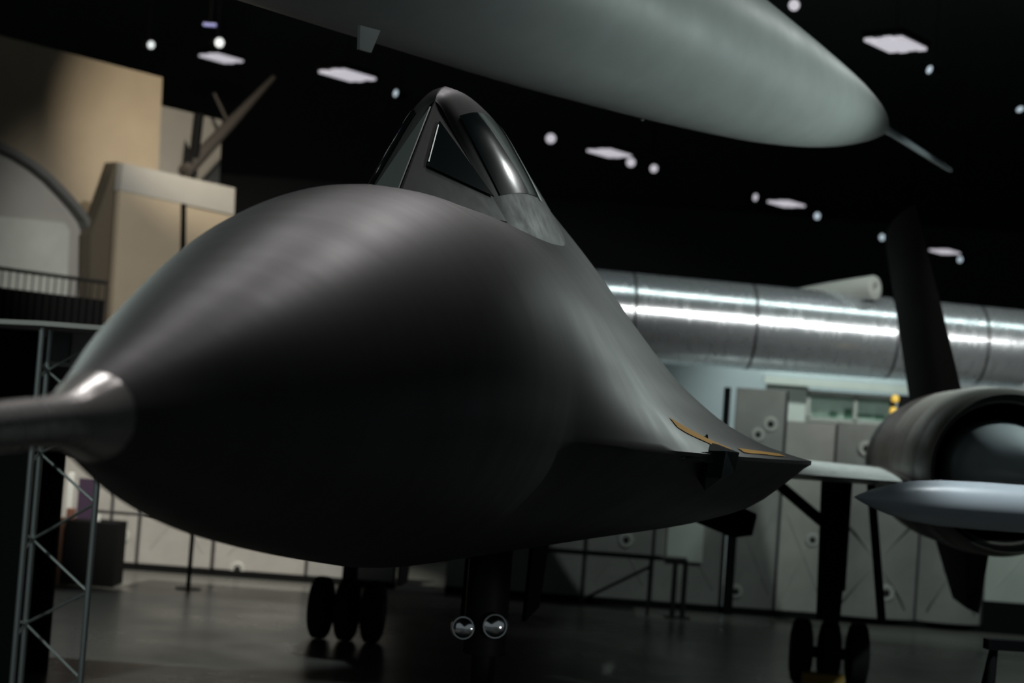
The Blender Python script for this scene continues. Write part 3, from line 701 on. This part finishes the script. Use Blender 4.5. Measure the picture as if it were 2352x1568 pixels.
# grey curved hood left of the block
PH = atY(150, 450, 29.5)
arc = [(-260, 252), (-120, 282), (0, 326), (40, 345), (80, 370), (120, 402), (155, 437), (185, 470), (206, 500), (216, 530), (219, 570), (217, 700)]
outer = [on_wall(x, y, PH, N1) for x, y in arc]
hd = thing('curved_hood', 'grey curved exhibit hood with a pale inside at the upper left', 'exhibit hood', Vector((outer[-1].x, outer[-1].y, outer[-1].z)))
inner = [on_wall(x*.98-4, y+12-(.0 if y < 480 else (y-480)*.12), PH, N1) for x, y in arc]
G = MB()
for i in range(len(arc)-1):
    G.prism([outer[i], outer[i+1], inner[i+1], inner[i]], N1*-1.3)
build('hood_rim', G, M['rim'], hd)
pts = [on_wall(x*.95-4, y+24, PH+N1*-.25, N1) for x, y in arc]+[on_wall(-260, 700, PH+N1*-.25, N1)]
build('hood_face', MB().prism(pts, N1*-.1), M['greywall'], hd)
pts = [on_wall(x, y, PH+N1*-.2, N1) for x, y in ((-200, 470), (0, 497), (150, 512), (160, 530), (152, 690), (-200, 690))]
build('inner_board', MB().prism(pts, N1*-.04), M['panel3'], hd)
# gallery rail in front of it
PR = atY(120, 680, 27.0)
rg = thing('gallery_railing', 'dark gallery railing with thin balusters at the upper left', 'railing', on_wall(120, 745, PR, N1))
rt0 = on_wall(-200, 570, PR, N1); rt1 = on_wall(243, 666, PR, N1)
zr_ = (rt0.z+rt1.z)/2
zb2 = on_wall(120, 745, PR, N1).z
build('top_rail', MB().tube(Vector((rt0.x, rt0.y, zr_)), Vector((rt1.x, rt1.y, zr_)), .03), M['rail'], rg, smooth=True)
for k in range(26):
    p_ = rt0.lerp(rt1, k/25)
    build('baluster', MB().tube(Vector((p_.x, p_.y, zb2)), Vector((p_.x, p_.y, zr_)), .012, n=6), M['rail'], rg)
p0_ = rt0-N1*.02; p1_ = rt1-N1*.02
build('infill_panel', MB().hexa([Vector((p0_.x, p0_.y, zb2)), Vector((p1_.x, p1_.y, zb2)), Vector((p1_.x-N1.x*.03, p1_.y-N1.y*.03, zb2)), Vector((p0_.x-N1.x*.03, p0_.y-N1.y*.03, zb2)),
                               Vector((p0_.x, p0_.y, zr_-.28)), Vector((p1_.x, p1_.y, zr_-.28)), Vector((p1_.x-N1.x*.03, p1_.y-N1.y*.03, zr_-.28)), Vector((p0_.x-N1.x*.03, p0_.y-N1.y*.03, zr_-.28))]), M['black'], rg)
gd = MB().hexa([Vector((rt0.x, rt0.y, 0)), Vector((rt1.x, rt1.y, 0)), Vector((rt1.x, rt1.y, 0))-N1*2, Vector((rt0.x, rt0.y, 0))-N1*2,
                Vector((rt0.x, rt0.y, zb2)), Vector((rt1.x, rt1.y, zb2)), Vector((rt1.x, rt1.y, zb2))-N1*2, Vector((rt0.x, rt0.y, zb2))-N1*2])
struct(build('wall_gallery', gd, M['black']))
# slanted boom above the block
bb0 = atY(424, 396, 33.6); bb1 = atY(628, 178, 36.0)
bm_ = thing('slanted_boom', 'dark slanted boom rising right from the top of the block wall', 'boom', bb0)
build('boom_arm', MB().lathe(bb0, bb1-bb0, [(0, .15), ((bb1-bb0).length*.5, .115), ((bb1-bb0).length, .05)], 14), M['boom'], bm_, smooth=True)
build('boom_strut', MB().tube(atY(527, 288, 34.8), atY(492, 215, 35.0), .03, n=8), M['boom'], bm_)
build('boom_post', MB().tube(atY(443, 385, 33.8), atY(457, 262, 33.8), .10, n=10), M['black'], bm_, smooth=True)
build('boom_fin', MB().prism([atY(416, 398, 33.6), atY(424, 320, 33.6), atY(440, 350, 33.6), atY(445, 400, 33.6)], (0, .06, 0)), M['black'], bm_)

# ------------------------------------------------------------------ ceiling lights
def fixture(x, y, Z, label, L=.98, W=.68):
    c = atZ(x, y, Z)
    t = thing('ceiling_light', label, 'ceiling light', c, 'tube ceiling lights')
    build('housing', MB().box(c+UP*.09, L+.06, W+.06, .10, (D1, D2, UP)).box(c+UP*.16, L*.5, W*.4, .06, (D1, D2, UP)), M['black'], t)
    for k in range(4):
        o = D2*((k-1.5)*W/4)+D1*(.06*((k % 2)-.5))
        build('tube', MB().box(c+o+UP*.0, L*.95, W/4*.94, .06, (D1, D2, UP)), M['lamp'], t, bevel=.015)
    build('hanger', MB().tube(c+UP*.15, Vector((c.x, c.y, 13.0)), .006, n=6), M['black'], t)
    return t
fixture(798, 173, 9.3, 'bright tube ceiling light left of the canopy, largest of the row behind it')
fixture(1400, 352, 9.3, 'bright tube ceiling light right of the canopy, touching a round spotlight')
fixture(1806, 468, 9.3, 'bright tube ceiling light between two round spotlights, below the hanging nose')
fixture(2170, 578, 9.3, 'lowest and smallest tube ceiling light, near the right edge')
fixture(2057, 102, 9.3, 'bright tube ceiling light at top right, right of the hanging nose')
fixture(508, 134, 11.7, 'bright tube ceiling light at upper left, under a round spotlight')
def spotlight(x, y, label, m='lamp', r=.085, face=(0, -1, -.25), Z=9.0):
    c = atZ(x, y, Z); d = Vector(face).normalized()
    t = thing('spotlight', label, 'spotlight', c, 'round hall spotlights')
    build('can', MB().lathe(c, -d, [(.0, r*1.12), (.04, r*1.15), (.2, r*1.1), (.24, r*.7)], 24), M['black'], t, smooth=True, auto=40)
    build('lens', MB().lathe(c+d*.012, -d, [(0, r*.6), (.006, r*.95), (.02, r)], 24), M[m], t, smooth=True)
    build('yoke', MB().tube(c-d*.12+UP*.08, Vector((c.x-d.x*.12, c.y-d.y*.12, 13.0)), .006, n=6), M['black'], t)
    return t
S_ = [(347, 103, 'round spotlight at upper left, left of the others above the cream wall', 'lampcool', .075, (.7, -.8, -.2)),
      (504, 98, 'round spotlight just above the upper left tube light', 'lampcool', .09, (.5, -.8, -.1)),
      (909, 214, 'small round spotlight just left of the canopy top', 'lampcool', .075, (-.9, -.7, .1)),
      (1265, 318, 'large round spotlight alone to the right of the canopy', 'lamp', .115, (0, -1, -.25)),
      (1449, 373, 'round spotlight at the right end of the tube light beside the canopy', 'lamp', .11, (0, -1, -.25)),
      (1502, 387, 'round spotlight standing free right of the tube light beside the canopy', 'lamp', .10, (.3, -1, -.25)),
      (1735, 453, 'round spotlight left of the tube light under the hanging nose', 'lamp', .10, (.8, -.8, -.2)),
      (1877, 496, 'small round spotlight right of the tube light under the hanging nose', 'lampcool', .10, (-.8, -.8, -.1)),
      (2026, 545, 'small round spotlight left of the dark fin tip', 'lampcool', .10, (-.8, -.7, -.1)),
      (2092, 556, 'round spotlight just right of the dark fin tip', 'lampcool', .13, (.7, -.8, -.2)),
      (2205, 596, 'tiny round spotlight under the lowest tube light', 'lampcool', .10, (-.8, -.6, 0)),
      (1824, 12, 'large round spotlight at the top edge right of the hanging fuselage', 'lamp', .085, (0, -1, -.3)),
      (2135, 160, 'sliver of a spotlight below the top right tube light', 'lampcool', .07, (-.9, -.45, .2)),
      (2343, 251, 'spotlight cut by the right edge of the picture', 'lampcool', .07, (-.6, -.6, .5))]
for s in S_: spotlight(*s)
c = atZ(482, 57, 9.0)
bl = thing('blue_light', 'faint blue lit strip at the top left of the dark ceiling', 'light', c)
build('strip', MB().box(c, .22, .06, .05), M['bluelamp'], bl)
build('hanger', MB().tube(c, Vector((c.x, c.y, 13.0)), .006, n=6), M['black'], bl)
